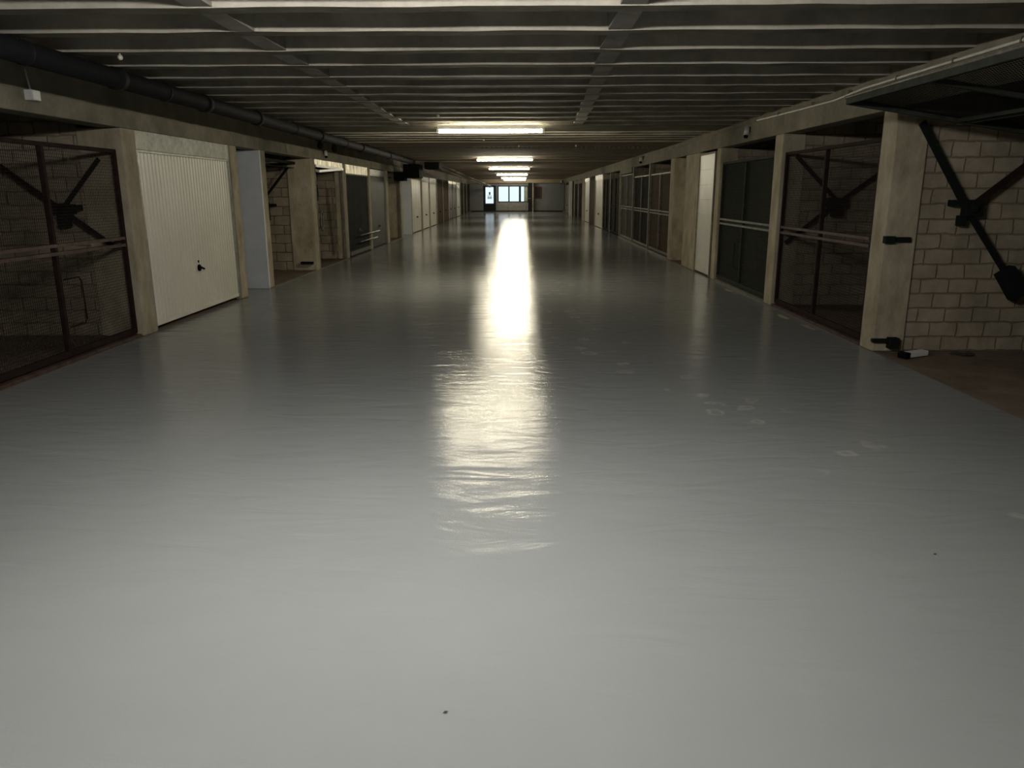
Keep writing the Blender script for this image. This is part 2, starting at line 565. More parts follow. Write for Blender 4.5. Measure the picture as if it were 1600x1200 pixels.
# pillars with the block partitions behind them
def pillar(side, y0, y1, depth=.5, partition=True, mat='pillar', xo=0., top=None):
    zt = top or (2.30 if side < 0 else 2.38)
    if side < 0:
        trim(MB().box(XL-depth, XL+xo, y0, y1, 0, zt), M[mat], .012)
        if partition:
            struct(MB().box(XL-5.5, XL-depth, y0+.02, y1-.04, 0, ZC+.21).build('wall_left', M['blockXL'] if y0 > 9 else M['blockX']))
    else:
        trim(MB().box(XR-xo, XR+depth, y0, y1, 0, zt), M[mat], .012)
        if partition:
            struct(MB().box(XR+depth, XR+5.5, y0+.03, y1-.02, 0, ZC+.21).build('wall_right', M['blockX']))
pillar(-1, 19.42, 19.72, depth=.22)
for y0, y1 in ((8.72, 9.03), (11.93, 12.2), (13.3, 13.55), (16.45, 16.75), (22.62, 22.88), (25.5, 25.9), (28.55, 28.9),
               (31.15, 31.5), (34.62, 34.88), (37.62, 37.86), (40.82, 41.1), (44.0, 44.24), (47.42, 47.66), (50.5, 50.7), (53.3, 53.5), (56.65, 56.95), (60.0, 60.25), (63.4, 63.7)):
    pillar(-1, y0, y1)
pillar(-1, 5.45, 5.75)
for y0, y1 in ((7.82, 8.12), (11.15, 11.48), (14.55, 14.82), (18.8, 19.32), (22.42, 22.54), (25.62, 25.74), (29.0, 29.12), (32.2, 32.32), (35.05, 35.25),
               (38.75, 38.9), (41.85, 42.0), (45.1, 46.9), (50.2, 50.35), (53.6, 53.9), (59.9, 60.2), (64.6, 64.9)):
    thin = 20 < y0 < 33
    pillar(1, y0, y1, depth=.14 if thin else .32, mat='palesteel' if thin else 'pillar')
    if thin:
        pass
pillar(1, 4.3, 4.6)
pillar(1, 16.25, 17.55, depth=.3, mat='pillar')
# pilaster and a seam in the right hand wall
trim(MB().box(XR-.19, XR, 55.9, 56.2, 0, 2.38), M['painted'])
# closed walls beside the camera
struct(MB().box(XL-.2, XL, -4, 5.45, 0, 2.3).build('wall_left', M['upper']))
struct(MB().box(XR, XR+.2, -4, 4.3, 0, 2.38).build('wall_right', M['upper']))
# recesses
trim(MB().box(XL-.62, XL-.5, 12.2, 13.3, 0, 2.3), M['greywall'])
trim(MB().box(XL-.5, XL+.004, 13.255, 13.3, 0, 2.3), M['painted'], .01)
trim(MB().box(XL-.52, XL-.45, 28.9, 31.15, 0, 2.3), M['greywall'])
trim(MB().box(XL-.45, XL+.004, 31.11, 31.15, 0, 2.3), M['painted'])
trim(MB().box(XR+.32, XR+.42, 17.55, 18.8, 0, 2.38), M['greydoor'])
trim(MB().box(XR+.05, XR+.1, 56.2, 59.9, 0, 2.38), M['browndoor'])
struct(MB().box(XL-.5, XL, 12.2, 13.3, -.1, 0).build('floor', M['floor']))
struct(MB().box(XL-.5, XL, 28.9, 31.15, -.1, 0).build('floor', M['floor']))
# kerb edges where the coating stops on the left
for y0, y1 in ((13.55, 16.45), (16.75, 19.42), (25.9, 28.55)):
    trim(MB().box(XL-.05, XL+.012, y0, y1, -.02, .012), M['palesteel'])

# end wall with its door and window
ew = MB()
DX0, DX1 = -3.24, -2.16
WX0, WX1, WZ0, WZ1 = -1.99, .62, .80, 2.16
T = .25
ew.box(XL-.1, DX0, YE, YE+T, 0, ZC+.3)
ew.box(DX1, WX0, YE, YE+T, 0, ZC+.3)
ew.box(DX0, DX1, YE, YE+T, 2.2, ZC+.3)
ew.box(WX0, WX1, YE, YE+T, WZ1, ZC+.3)
ew.box(WX1, XR+.2, YE, YE+T, 0, ZC+.3)
struct(ew.build('wall_end', M['endwall']))
struct(MB().box(WX0, WX1, YE, YE+T, 0, WZ0).build('wall_end', M['endblock']))
struct(MB().box(XL-5.6, XL-.1, YE, YE+.2, 0, ZC+.3).build('wall_end', M['upper']))
struct(MB().box(XR+.2, XR+5.6, YE, YE+.2, 0, ZC+.3).build('wall_end', M['upper']))
trim(MB().box(XL, XR, YE-.5, YE, 2.40, ZC+.1), M['slab'])
trim(MB().box(.62, .98, YE-.6, YE, 0, 2.42), M['frameblack'])
trim(MB().box(.98, 1.05, YE-.6, YE, 0, 2.42), M['pillar'])
trim(MB().box(XL, XR, YE-.03, YE, 0, .1), M['darkdoor'])
# door
dr_ = MB()
dr_.box(DX0, DX1, YE+.04, YE+.1, .02, .70)
dr_.box(DX0, -3.05, YE+.04, YE+.1, .70, 2.2)
dr_.box(-2.36, DX1, YE+.04, YE+.1, .70, 2.2)
dr_.box(-3.05, -2.36, YE+.04, YE+.1, 2.06, 2.2)
door1 = struct(dr_.build('door_1', M['frameblack'], bevel=.006))
MB().box(-3.05, -2.36, YE+.065, YE+.075, .70, 2.06).build('glass_pane', M['frost'], door1)
hd = MB()
hd.tube([(-2.24, YE+.02, 1.18), (-2.24, YE-.03, 1.18), (-2.42, YE-.03, 1.2)], .012, 8)
hd.build('door_handle', M['greysteel'], door1)
pr_ = MB()
pr_.box(-2.76, -2.63, YE+.052, YE+.058, 1.42, 1.66)
pr_.box(-2.9, -2.5, YE+.052, YE+.058, 1.33, 1.36)
for i in range(5):
    pr_.box(-2.86+i*.07, -2.82+i*.07, YE+.052, YE+.058, 1.08, 1.28)
pr_.box(-2.88, -2.5, YE+.052, YE+.058, 1.17, 1.19)
pr_.build('notice_print', M['ink'], door1)['label'] = 'dark print stuck on the glass'
# window
wf = MB()
wf.box(WX0, WX1, YE+.02, YE+.12, WZ0, WZ0+.07)
wf.box(WX0, WX1, YE+.02, YE+.12, WZ1-.06, WZ1)
for x0, x1 in ((WX0, WX0+.07), (-1.09, -.98), (-.18, 0.0), (WX1-.06, WX1)):
    wf.box(x0, x1, YE+.02, YE+.12, WZ0, WZ1)
win = struct(wf.build('window_1', M['frameblack'], bevel=.005))
for x0, x1, mt in ((WX0+.07, -1.09, 'frost'), (-.98, -.18, 'frost'), (0.0, WX1-.06, 'glass')):
    MB().box(x0, x1, YE+.06, YE+.066, WZ0+.07, WZ1-.06).build('pane', M[mt], win)
# outside
struct(MB().box(-14, 14, YE+T, YE+24, -.3, -.05).build('ground_outside', M['ground']))
struct(MB().box(.28, 6, YE+4, YE+4.4, -.05, 4.2).build('wall_outside', M['stone']))

# ================================================================ LIGHT FITTINGS
LB = {2.8: 'closest to the camera, above the pale foreground floor', 13.77: 'the largest in view', 25.7: 'second largest in view', 35.3: 'third from the front', 46.7: 'fourth from the front',
      57.5: 'fifth from the front', 65.3: 'the smallest, just in front of the end window'}
LXC = -.52
for i, y in enumerate(LAMPS):
    t = thing('ceiling_lamp', (LXC, y, ZC-.16), 'white fluorescent tube fitting across the ceiling, '+LB[y], 'ceiling light', 'fluorescent fittings down the middle of the ceiling')
    zt = ZC if y < 18 else ZC-.026
    if y < 5:
        zt = ZC+.0
    MB().box(LXC-.90, LXC+.90, y-.03, y+.03, ZC-.07, zt).build('lamp_body', M['lampbody'], t)
    MB().tube([(LXC-.88, y, ZC-.10), (LXC+.88, y, ZC-.10)], .028, 12).build('fluorescent_tube', M['tube_near'] if y < 5 else M['tube'], t)
    for sx in (-1, 1):
        MB().box(LXC+sx*.90-.02, LXC+sx*.90+.02, y-.028, y+.028, ZC-.135, ZC-.06).build('end_cap', M['lampbody'], t)

# ================================================================ GATES AND DOORS
def net(mb, plane, a0, a1, z0, z1, st, r, horiz=True, hst=None):
    """wire net in the plane x = plane, between a0..a1 along y"""
    n = max(1, round((a1-a0)/st))
    for i in range(1, n):
        y = a0+(a1-a0)*i/n
        mb.bar((plane, y, z0), (plane, y, z1), r)
    if horiz:
        n = max(1, round((z1-z0)/(hst or st)))
        for i in range(1, n):
            z = z0+(z1-z0)*i/n
            mb.bar((plane+r, a0, z), (plane+r, a1, z), r)
    return mb

def mesh_gate(side, y0, y1, label, frame='redsteel', wire='redwire', st=.05, sheet=None, top=2.07, inset=.08, handle='l', wr=.004, bars=1, group=None, x=None, fw=.05, hst=None):
    px = x if x is not None else (XL-inset if side < 0 else XR+inset)
    ym = (y0+y1)/2
    t = thing('mesh_gate', (px, ym, 0), label, 'gate', group)
    f = MB()
    f.box(px-.02, px+.02, y0, y0+fw, .05, top)
    f.box(px-.02, px+.02, y1-fw, y1, .05, top)
    f.box(px-.02, px+.02, y0+fw, y1-fw, top-.04, top)
    f.box(px-.02, px+.02, y0+fw, y1-fw, .05, .11)
    f.build('frame', M[frame], t, bevel=.004)
    MB().box(px-.024, px+.024, ym-.022, ym+.022, .11, top-.04).build('centre_post', M[frame], t)
    for dz in (0, .075):
        MB().box(px-.027, px+.027, y0+fw, y1-fw, 1.03+dz, 1.062+dz).build('mid_rail', M[{'redsteel': 'redrail', 'greensteel': 'greenrail'}.get(frame, frame)], t)
    MB().box(px-.05, px+.05, y0-.02, y1+.02, -.003, .03).build('threshold', M[{'redsteel': 'redrail', 'greensteel': 'greenrail'}.get(frame, frame)], t)
    for (a, b) in ((y0+fw, ym-.022), (ym+.022, y1-fw)):
        for (c, e) in ((.11, 1.03), (1.137, top-.04)):
            if st:
                net(MB(), px, a, b, c, e, st, wr, hst=hst).build('wire_mesh', M[wire], t)
    if sheet:  # real sheet on the green gate, painted bay darkness on the others
        sx = px+side*.018
        for (a, b) in ((y0+fw, ym-.022), (ym+.022, y1-fw)):
            MB().box(min(sx, sx+side*.006), max(sx, sx+side*.006), a, b, .11, top-.04).build('backing_or_bay_shade', M[sheet], t)
    if handle:
        hy = ym+.08
        hx = px-side*.035
        MB().tube([(hx, hy-.05, .80), (hx, hy+.2, .80), (hx, hy+.24, .76), (hx, hy+.26, .38), (hx, hy+.22, .34), (hx, hy-.05, .34)], .008, 8).build('handle', M[frame], t)
    return t

def lift_arms(t, side, yw, cx, cz, mat='iron', scale=1.0, spring=True, rod=1):
    """crossed lifting arms with a pivot bracket on the partition behind a gate"""
    s = side
    y = yw
    a = MB()
    a.bar((cx-s*.50, y, cz+.78), (cx+s*.50, y, cz-.68), .055, .02, up=(0, 1, 0))
    a.build('lift_arm', M[mat], t)
    b = MB()
    b.bar((cx, y-.03, cz), (cx+s*.55, y-.03, cz+.42), .045, .018, up=(0, 1, 0))
    b.build('lift_arm', M[mat], t)
    p = MB()
    p.box(cx-.10, cx+.08, y-.04, y+.04, cz-.07, cz+.07)
    p.box(cx-.22, cx-.08, y-.03, y+.05, cz-.01, cz+.05)
    p.box(cx-.13, cx-.05, y-.03, y+.05, cz-.2, cz-.05)
    p.tube([(cx, y-.06, cz), (cx, y+.05, cz)], .05, 12)
    p.build('pivot_bracket', M[mat], t, bevel=.006)
    if spring:
        q = MB()
        c = Vector((cx+s*.50, y-.02, cz-.72))
        q.bar(c+Vector((-s*.09, 0, .12)), c+Vector((s*.10, 0, -.16)), .17, .1, up=(0, 1, 0))
        q.build('spring_box', M[mat], t, bevel=.008)

# --- left side gates
g = mesh_gate(-1, 5.98, 8.68, 'dark red wire mesh gate at the left edge, left of the white ribbed door', 'redsteel', 'redwire', st=.03, wr=.003, fw=.045)
def wall_arms(t, side, yw, cx, cz):
    a = MB()
    a.bar((cx, yw, cz), (cx+.47, yw, cz+.53), .045, .02, up=(0, 1, 0))
    a.build('lift_arm', M['iron'], t)
    b = MB()
    b.bar((cx-.62, yw-.03, cz+.47), (cx+.55, yw-.03, cz-.42), .045, .02, up=(0, 1, 0))
    b.build('lift_arm', M['iron'], t)
    p = MB()
    p.box(cx-.12, cx+.13, yw-.04, yw+.05, cz-.05, cz+.05)
    p.box(cx-.05, cx+.06, yw-.04, yw+.05, cz-.2, cz+.06)
    p.box(cx+.08, cx+.2, yw-.03, yw+.05, cz-.02, cz+.04)
    p.build('pivot_bracket', M['iron'], t, bevel=.006)
wall_arms(g, -1, 8.64, -5.06, 1.44)

# --- up-and-over doors
def door(side, y0, y1, label, mat='white', style='ribbed', fascia='galv', zt=2.10, ztop=2.30, frame='galv', handle=True, n=30, inset=.05, group=None, lockmat='black', bottom=.03, fr=.045, hz=.62, name='garage_door'):
    px = XL-inset if side < 0 else XR+inset
    s = -side                       # direction towards the hall
    ym = (y0+y1)/2
    t = thing(name, (px, ym, 0), label, 'garage door', group)
    f = MB()
    f.box(px-.03, px+.03, y0, y0+fr, 0, zt)
    f.box(px-.03, px+.03, y1-fr, y1, 0, zt)
    f.box(px-.03, px+.03, y0+fr, y1-fr, zt-.03, zt)
    f.build('frame', M[frame], t, bevel=.004)
    if fascia and ztop > zt:
        MB().box(px-.035, px+.035, y0, y1, zt, ztop).build('fascia', M[fascia], t, bevel=.004)
    a, b = y0+fr, y1-fr
    z0, z1 = bottom, zt-.03
    if style == 'ribbed':
        vs, fs = [], []
        prof = []
        w_ = (b-a)/n
        for i in range(n):
            yb = a+i*w_
            prof += [(yb, .012), (yb+w_*.66, .012), (yb+w_*.69, -.042), (yb+w_*.97, -.042)]
        prof.append((b, .012))
        for (yy_, dd) in prof:
            vs += [(px+s*dd, yy_, z0+.05), (px+s*dd, yy_, z1)]
        for i in range(len(prof)-1):
            fs.append((2*i, 2*i+2, 2*i+3, 2*i+1))
        m_ = MB()
        m_.add(vs, fs)
        m_.box(px-.050 if s > 0 else px+.046, px-.046 if s > 0 else px+.050, a, b, z0+.05, z1)
        m_.box(px-.016, px+.016, a, b, z0, z0+.05)
        m_.build('door_leaf', M[mat], t)
    elif style == 'rows':
        m_ = MB()
        k = n
        for i in range(k):
            c0 = z0+(z1-z0)*i/k
            c1 = z0+(z1-z0)*(i+1)/k
            m_.box(px-.012, px+.012, a, b, c0+.006, c1-.006)
        m_.box(px-.006, px+.006, a, b, z0, z1)
        m_.build('door_leaf', M[mat], t, bevel=.003)
    elif style == 'boards':
        m_ = MB()
        for i in range(n):
            c0 = a+(b-a)*i/n
            c1 = a+(b-a)*(i+1)/n
            m_.box(px-.012, px+.012, c0+.012, c1-.012, z0, z1)
        m_.box(px-.006, px+.006, a, b, z0, z1)
        m_.box(px-.016, px+.016, a, b, 1.02, 1.08)
        m_.build('door_leaf', M[mat], t)
    else:
        m_ = MB().box(px-.012, px+.012, a, b, z0, z1)
        m_.build('door_leaf', M[mat], t)
    if handle:
        h = MB()
        hx = px+s*.012
        h.tube([(hx, ym, hz), (hx+s*.02, ym, hz)], .045, 14)
        h.tube([(hx+s*.02, ym, hz), (hx+s*.05, ym, hz)], .015, 8)
        h.bar((hx+s*.05, ym-.05, hz+.015), (hx+s*.05, ym+.06, hz-.02), .022, .02)
        h.build('handle', M[lockmat], t)
    return t

d2 = door(-1, 9.05, 11.92, 'cream white vertically ribbed up-and-over door with galvanised fascia, nearest on the left', 'cream', 'ribbed', n=31, hz=.62, fascia='galvdark', ztop=2.30, zt=2.09, bottom=.05)
MB().box(XL-.037, XL-.033+.006, 10.47, 10.495, .69, .72).build('keyhole', M['black'], d2)

# open bay with raised gate (left, fourth opening)
g4 = thing('mesh_gate', (XL-.1, 15.0, 1.9), 'raised dark gate inside the open bay between white reveal and pillar on left', 'gate')
mm = MB()
mm.bar((XL-.3, 13.7, 2.2), (XL-2.2, 13.7, 2.1), .05)
mm.bar((XL-.3, 16.3, 2.2), (XL-2.2, 16.3, 2.1), .05)
mm.bar((XL-.3, 13.7, 2.2), (XL-.3, 16.3, 2.2), .05)
mm.bar((XL-2.2, 13.7, 2.1), (XL-2.2, 16.3, 2.1), .05)
mm.build('frame', M['iron'], g4)
MB().box(XL-2.2, XL-.3, 13.7, 16.3, 2.10, 2.115).build('gate_panel', M['darkdoor'], g4)
a = MB()
a.bar((XL-.45, 16.36, 2.12), (XL-1.15, 16.36, 1.30), .05, .02, up=(0, 1, 0))
a.build('lift_arm', M['iron'], g4)
a = MB()
a.box(XL-1.2, XL-.9, 16.30, 16.42, 1.25, 1.42)
a.box(XL-1.0, XL-.75, 16.32, 16.42, 1.33, 1.39)
a.box(XL-1.02, XL-.9, 16.30, 16.42, 1.05, 1.25)
a.build('pivot_bracket', M['iron'], g4, bevel=.006)
a = MB().box(XL-.32, XL-.06, 16.36, 16.44, .14, .19)
tag(a.build('wall_bracket', M['iron']), 'dark metal floor bracket low on the pillar in the open left bay', 'bracket')

# fifth opening: tilted open door
t5 = thing('garage_door', (XL-.05, 18.1, 2.0), 'half-raised up-and-over door tilting out with pale metal edge, left side', 'garage door')
MB().box(XL-.06, XL-.0, 16.78, 19.38, 2.19, 2.30).build('fascia', M['rustfascia'], t5)
MB().box(XL-.03, XL+.025, 16.78, 19.38, 2.14, 2.19).build('head_rail', M['galv'], t5)
lf = MB()
pA, pB = (XL+.05, 16.9, 2.04), (XL+.02, 19.30, 2.15)
pC, pD = (XL-.5, 19.30, 2.24), (XL-.5, 16.9, 2.20)
lf.add([pA, pB, pC, pD, (pA[0], pA[1], pA[2]+.03), (pB[0], pB[1], pB[2]+.03), (pC[0], pC[1], pC[2]+.03), (pD[0], pD[1], pD[2]+.03)],
       [(3, 2, 1, 0), (4, 5, 6, 7), (0, 1, 5, 4), (1, 2, 6, 5), (2, 3, 7, 6), (3, 0, 4, 7)])
lf.build('door_leaf', M['darkdoor'], t5)
fr_ = MB()
for p, q in ((pA, pB), (pB, pC), (pA, pD)):
    fr_.bar((p[0], p[1], p[2]+.015), (q[0], q[1], q[2]+.015), .03, .05)
fr_.build('edge_frame', M['conduit'], t5)
jf = MB()
jf.box(XL-.06, XL+.0, 16.78, 16.82, 0, 2.14)
jf.box(XL-.06, XL+.0, 19.34, 19.38, 0, 2.14)
jf.build('frame', M['palesteel'], t5)
# things in that bay
o = MB()
o.box(-5.18, -4.98, 19.28, 19.36, 1.42, 1.80)
tag(o.build('wall_box', M['black'], bevel=.01), 'small black box on the block wall inside the bay with tilted door', 'box')
o = MB()
o.tube([(-5.38, 19.38, 2.84), (-5.38, 19.38, 1.4)], .02, 8)
o.box(-5.44, -5.32, 19.37, 19.445, 1.9, 1.94)
o.box(-5.47, -5.29, 19.29, 19.37, 1.22, 1.42)
tag(o.build('counterweight_rod', M['iron']), 'dark rod with weight hanging on the block wall behind tilted door', 'rod')
o = MB()
pts = []
for i in range(15):
    an = 2*math.pi*i/14
    pts.append((XL+.03, 17.0+.09*math.sin(an), 1.02+.2*math.cos(an)))
o.tube(pts, .018, 6)
o.blob((XL+.03, 17.02, .82), .03)
tag(o.build('chain', M['greysteel']), 'looped chain hanging on the frame of the tilted door', 'chain')
o = MB()
o.bar((XL-.25, 19.2, 1.75), (XL-.25, 19.3, .15), .04)
tag(o.build('metal_pole', M['palesteel']), 'pale metal pole leaning inside the bay with tilted door', 'pole')

t6 = door(-1, 19.75, 22.6, 'dark brown door under a stained zinc fascia, with two rails near the bottom', 'darkdoor', 'plain', fascia='rustfascia', zt=2.08, ztop=2.34, frame='palesteel', handle=True, fr=.06, bottom=.14, lockmat='greysteel')
for z in (.33, .50):
    MB().tube([(XL+.06, 20.9, z), (XL+.06, 23.3+.4*(z > .4), z)], .018, 8).build('rail', M['galv'], t6)
MB().box(XL-.07, XL+.02, 19.8, 22.55, .04, .14).build('bottom_rail', M['greysteel'], t6)
door(-1, 22.92, 25.48, 'plain grey-green door with bright metal fascia, right of the brown railed door', 'greendoor', 'plain', zt=2.12, ztop=2.28, lockmat='greysteel')
# eighth opening: dark open bay
g8 = thing('garage_door', (XL-.4, 27.2, 2.0), 'dark raised door inside the open bay before the second recess, left side', 'garage door')
MB().box(XL-2.3, XL-.3, 26.0, 28.4, 2.12, 2.15).build('door_leaf', M['darkdoor'], g8)
jf = MB()
jf.box(XL-.06, XL, 25.93, 25.98, 0, 2.25)
jf.box(XL-.06, XL, 28.47, 28.52, 0, 2.25)
jf.build('frame', M['palesteel'], g8)
struct(MB().box(XL-1.0, XL-.9, 25.95, 28.5, 0, 2.3).build('wall_left', M['darkdoor']))  # added dark sheet standing in for the shade deep in the bay

GLD = 'closed doors along the far left'
door(-1, 31.55, 34.6, 'white boarded double door, first closed door beyond the second recess on the left', 'white', 'boards', n=4, fascia=None, zt=2.15, ztop=2.15, frame='galv')
door(-1, 34.9, 37.6, 'cream white up-and-over door, second beyond the left recess', 'cream', 'ribbed', n=20, zt=2.1, ztop=2.3, group=GLD)
door(-1, 37.9, 40.8, 'cream white up-and-over door, third beyond the left recess, left of brown doors', 'cream', 'ribbed', n=20, zt=2.05, ztop=2.33, group=GLD)
door(-1, 41.13, 43.98, 'brown boarded door directly right of the far left white doors', 'browndoor', 'boards', n=5, zt=2.12, ztop=2.3, fascia='darkdoor', frame='browndoor')
door(-1, 44.27, 47.4, 'brown boarded door, left neighbour of the far grey door', 'browndoor', 'boards', n=6, zt=2.12, ztop=2.3, fascia='darkdoor', frame='browndoor')
door(-1, 47.7, 50.48, 'plain mid grey door on the far left beyond the brown doors', 'greydoor', 'plain', zt=2.15, ztop=2.3, frame='greydoor', fascia='rustfascia')
door(-1, 50.73, 53.28, 'plain grey door on the far left beside the bright white one', 'greydoor', 'plain', zt=2.15, ztop=2.3, frame='greydoor', fascia='rustfascia')
door(-1, 53.53, 56.62, 'bright white door on the far left, last before the dark doors', 'white', 'plain', zt=2.15, ztop=2.3)
door(-1, 56.98, 59.98, 'dark boarded door on the far left, first past the bright white door', 'darkdoor', 'boards', n=5, zt=2.15, ztop=2.3, fascia='darkdoor', frame='darkdoor')
door(-1, 60.28, 63.38, 'dark boarded door on the far left, middle of the last three', 'darkdoor', 'boards', n=5, zt=2.15, ztop=2.3, fascia='darkdoor', frame='darkdoor')
door(-1, 63.73, 67.3, 'dark boarded door on the far left, next to the end wall', 'darkdoor', 'boards', n=5, zt=2.15, ztop=2.3, fascia='darkdoor', frame='darkdoor')

# --- right side
# open raised gate, leaf tilted under the lintel
t = thing('mesh_gate', (3.7, 6.0, 2.1), 'raised wire mesh gate overhead in the open bay at the right edge', 'gate')
def gp(u, y, dz=0):
    """point on the raised leaf: u metres from its front edge"""
    return Vector((2.86+u*.987, y, 2.365-u*.158+dz))
yA, yB, LEN = 4.45, 7.15, 2.05
f = MB()
f.bar(gp(0, yA), gp(0, yB), .035, .05)
f.bar(gp(LEN, yA), gp(LEN, yB), .04, .05)
for y in (yA, yB):
    f.bar(gp(0, y), gp(LEN, y), .04, .05)
f.bar(gp(0, (yA+yB)/2), gp(LEN, (yA+yB)/2), .045, .04)
f.build('frame', M['greensteel'], t, bevel=.004)
MB().tube([gp(-.02, yA, .03), gp(-.02, yB+.02, .03)], .012, 8).build('front_edge', M['greysteel'], t)['label'] = 'pale worn front edge'
for u in (1.0, 1.08):
    MB().bar(gp(u, yA), gp(u, yB), .035, .035).build('mid_rail', M['greensteel'], t)
for ya, yb in ((yA+.02, (yA+yB)/2-.02), ((yA+yB)/2+.02, yB-.02)):
    for ua, ub in ((.02, .98), (1.1, LEN-.02)):
        m_ = MB()
        n = round((yb-ya)/.03)
        for i in range(1, n):
            y = ya+(yb-ya)*i/n
            m_.bar(gp(ua, y, .01), gp(ub, y, .01), .004)
        n = round((ub-ua)/.03)
        for i in range(1, n):
            u = ua+(ub-ua)*i/n
            m_.bar(gp(u, ya, .014), gp(u, yb, .014), .004)
        m_.build('wire_mesh', M['wire'], t)
YW = 7.79
a = MB()
a.bar((3.83, YW-.03, 2.24), (4.40, YW-.03, 1.38), .07, .02, up=(0, 1, 0))
a.bar((4.40, YW-.03, 1.38), (4.90, YW-.03, .72), .055, .02, up=(0, 1, 0))
a.build('lift_arm', M['iron'], t)
a = MB()
a.bar((4.38, YW-.06, 1.45), (5.0, YW-.06, 1.96), .06, .02, up=(0, 1, 0))
a.build('lift_arm', M['redsteel'], t)
a = MB()
a.box(4.33, 4.50, YW-.08, YW+.02, 1.36, 1.52)
a.box(4.20, 4.36, YW-.05, YW+.03, 1.46, 1.52)
a.box(4.30, 4.37, YW-.05, YW+.03, 1.27, 1.37)
a.tube([(4.41, YW-.10, 1.44), (4.41, YW+.02, 1.44)], .045, 12)
a.build('pivot_bracket', M['iron'], t, bevel=.006)
a = MB()
a.bar((4.80, YW-.06, .84), (4.98, YW-.06, .58), .17, .12, up=(0, 1, 0))
a.build('spring_box', M['iron'], t, bevel=.008)
a = MB()
a.box(XR-.01, XR+.09, 7.76, 7.83, 1.10, 1.17)
a.box(XR+.06, XR+.25, 7.78, 7.83, 1.11, 1.16)
a.build('guide_bracket', M['iron'], t, bevel=.005)
a = MB()
a.box(XR-.02, XR+.2, 7.77, 7.83, .10, .135)
a.box(XR+.14, XR+.24, 7.74, 7.84, .04, .15)
a.build('guide_bracket', M['iron'], t, bevel=.005)

g = mesh_gate(1, 8.18, 11.12, 'dark red wire mesh gate right of the open bay pillar on the right side', 'redsteel', 'redwire', st=.03, top=2.13, wr=.003, handle=None, inset=.06)
a = MB()
a.bar((4.42, 11.05, 1.45), (5.05, 11.05, 1.92), .05, .02, up=(0, 1, 0))
a.build('lift_arm', M['iron'], g)
a = MB()
a.bar((3.78, 11.02, 2.08), (4.42, 11.02, 1.45), .05, .02, up=(0, 1, 0))
a.bar((4.35, 11.02, 1.42), (3.72, 11.02, .9), .05, .02, up=(0, 1, 0))
a.build('lift_arm', M['iron'], g)
a = MB()
a.box(4.26, 4.54, 10.98, 11.08, 1.38, 1.52)
a.box(4.34, 4.48, 10.98, 11.1, 1.26, 1.42)
a.build('pivot_bracket', M['iron'], g, bevel=.006)

g = mesh_gate(1, 11.52, 14.52, 'dark green wire mesh gate with sheet behind it and loop handle, right side', 'greensteel', 'greenwire', st=.05, top=2.12, wr=.003, sheet='greensheet', handle='l', inset=.06)
# narrow white door
door(1, 14.9, 16.24, 'narrow white panelled door in a pale metal frame on the right', 'white', 'rows', n=8, fascia=None, zt=2.34, ztop=2.34, frame='palesteel', handle=False, inset=.02, fr=.05, name='panelled_door')['category'] = 'door'

GR = 'dark gates along the right'
gl = [(19.36, 22.40, 'brownish dark gate, nearest of the row of dark gates on the right', 'browndoor', 2.09),
      (22.58, 25.60, 'dark red-brown gate, second in the row of dark gates on the right', 'darkdoor', 2.09),
      (25.78, 28.98, 'dark gate under a pale box panel, third in the right hand row', 'greensheet', 2.20),
      (29.16, 32.18, 'dark gate, fourth in the right hand row of dark gates', 'darkdoor', 2.15),
      (32.36, 35.02, 'dark gate, fifth in the right hand row and beside the bright white door', 'darkdoor', 2.15)]
for i, (a0, a1, lb, sh, tp) in enumerate(gl):
    mesh_gate(1, a0, a1, lb, 'greysteel' if i < 2 else 'darkdoor' if i > 2 else 'palesteel', 'wire', st=.12 if i < 2 else 0, hst=.25, top=tp, sheet=sh, handle=None, inset=.05)  # dark sheets stand in for the unlit bays behind these gates
    if i < 3:
        MB()
door(1, 35.28, 38.72, 'bright white ribbed up-and-over door at the end of the dark gates, right side', 'white', 'ribbed', n=22, zt=2.18, ztop=2.38)
door(1, 38.92, 41.82, 'brown boarded door between the two far white doors, right side', 'browndoor', 'boards', n=5, zt=2.2, ztop=2.36, fascia='darkdoor', frame='browndoor', handle=False)
door(1, 42.03, 45.08, 'cream white up-and-over door, farther of the two on the right', 'cream', 'ribbed', n=20, zt=2.18, ztop=2.36)
mesh_gate(1, 46.95, 50.18, 'far dark gate right side, nearer of the pair before the pale pilaster', 'darkdoor', 'wire', st=0, top=2.15, sheet='darkdoor', handle=None, inset=.05)
mesh_gate(1, 50.38, 53.58, 'far dark gate right side, farther of the pair before the pale pilaster', 'darkdoor', 'wire', st=0, top=2.15, sheet='darkdoor', handle=None, inset=.05)
door(1, 60.25, 64.55, 'pale grey door on the far right close to the end wall', 'greydoor', 'plain', zt=2.2, ztop=2.34, fascia='darkdoor', frame='darkdoor')
struct(MB().box(XR+.1, XR+.15, 64.9, YE, 0, 2.38).build('wall_right', M['darkdoor']))
struct(MB().box(XR+.1, XR+.15, 53.9, 55.9, 0, 2.38).build('wall_right', M['upper']))
# box panel above third gate
o = MB().box(XR-.03, XR+.02, 25.9, 28.9, 2.22, 2.40)
tag(o.build('box_panel', M['lintel'], bevel=.006), 'pale rectangular panel above the third dark gate on the right', 'panel')

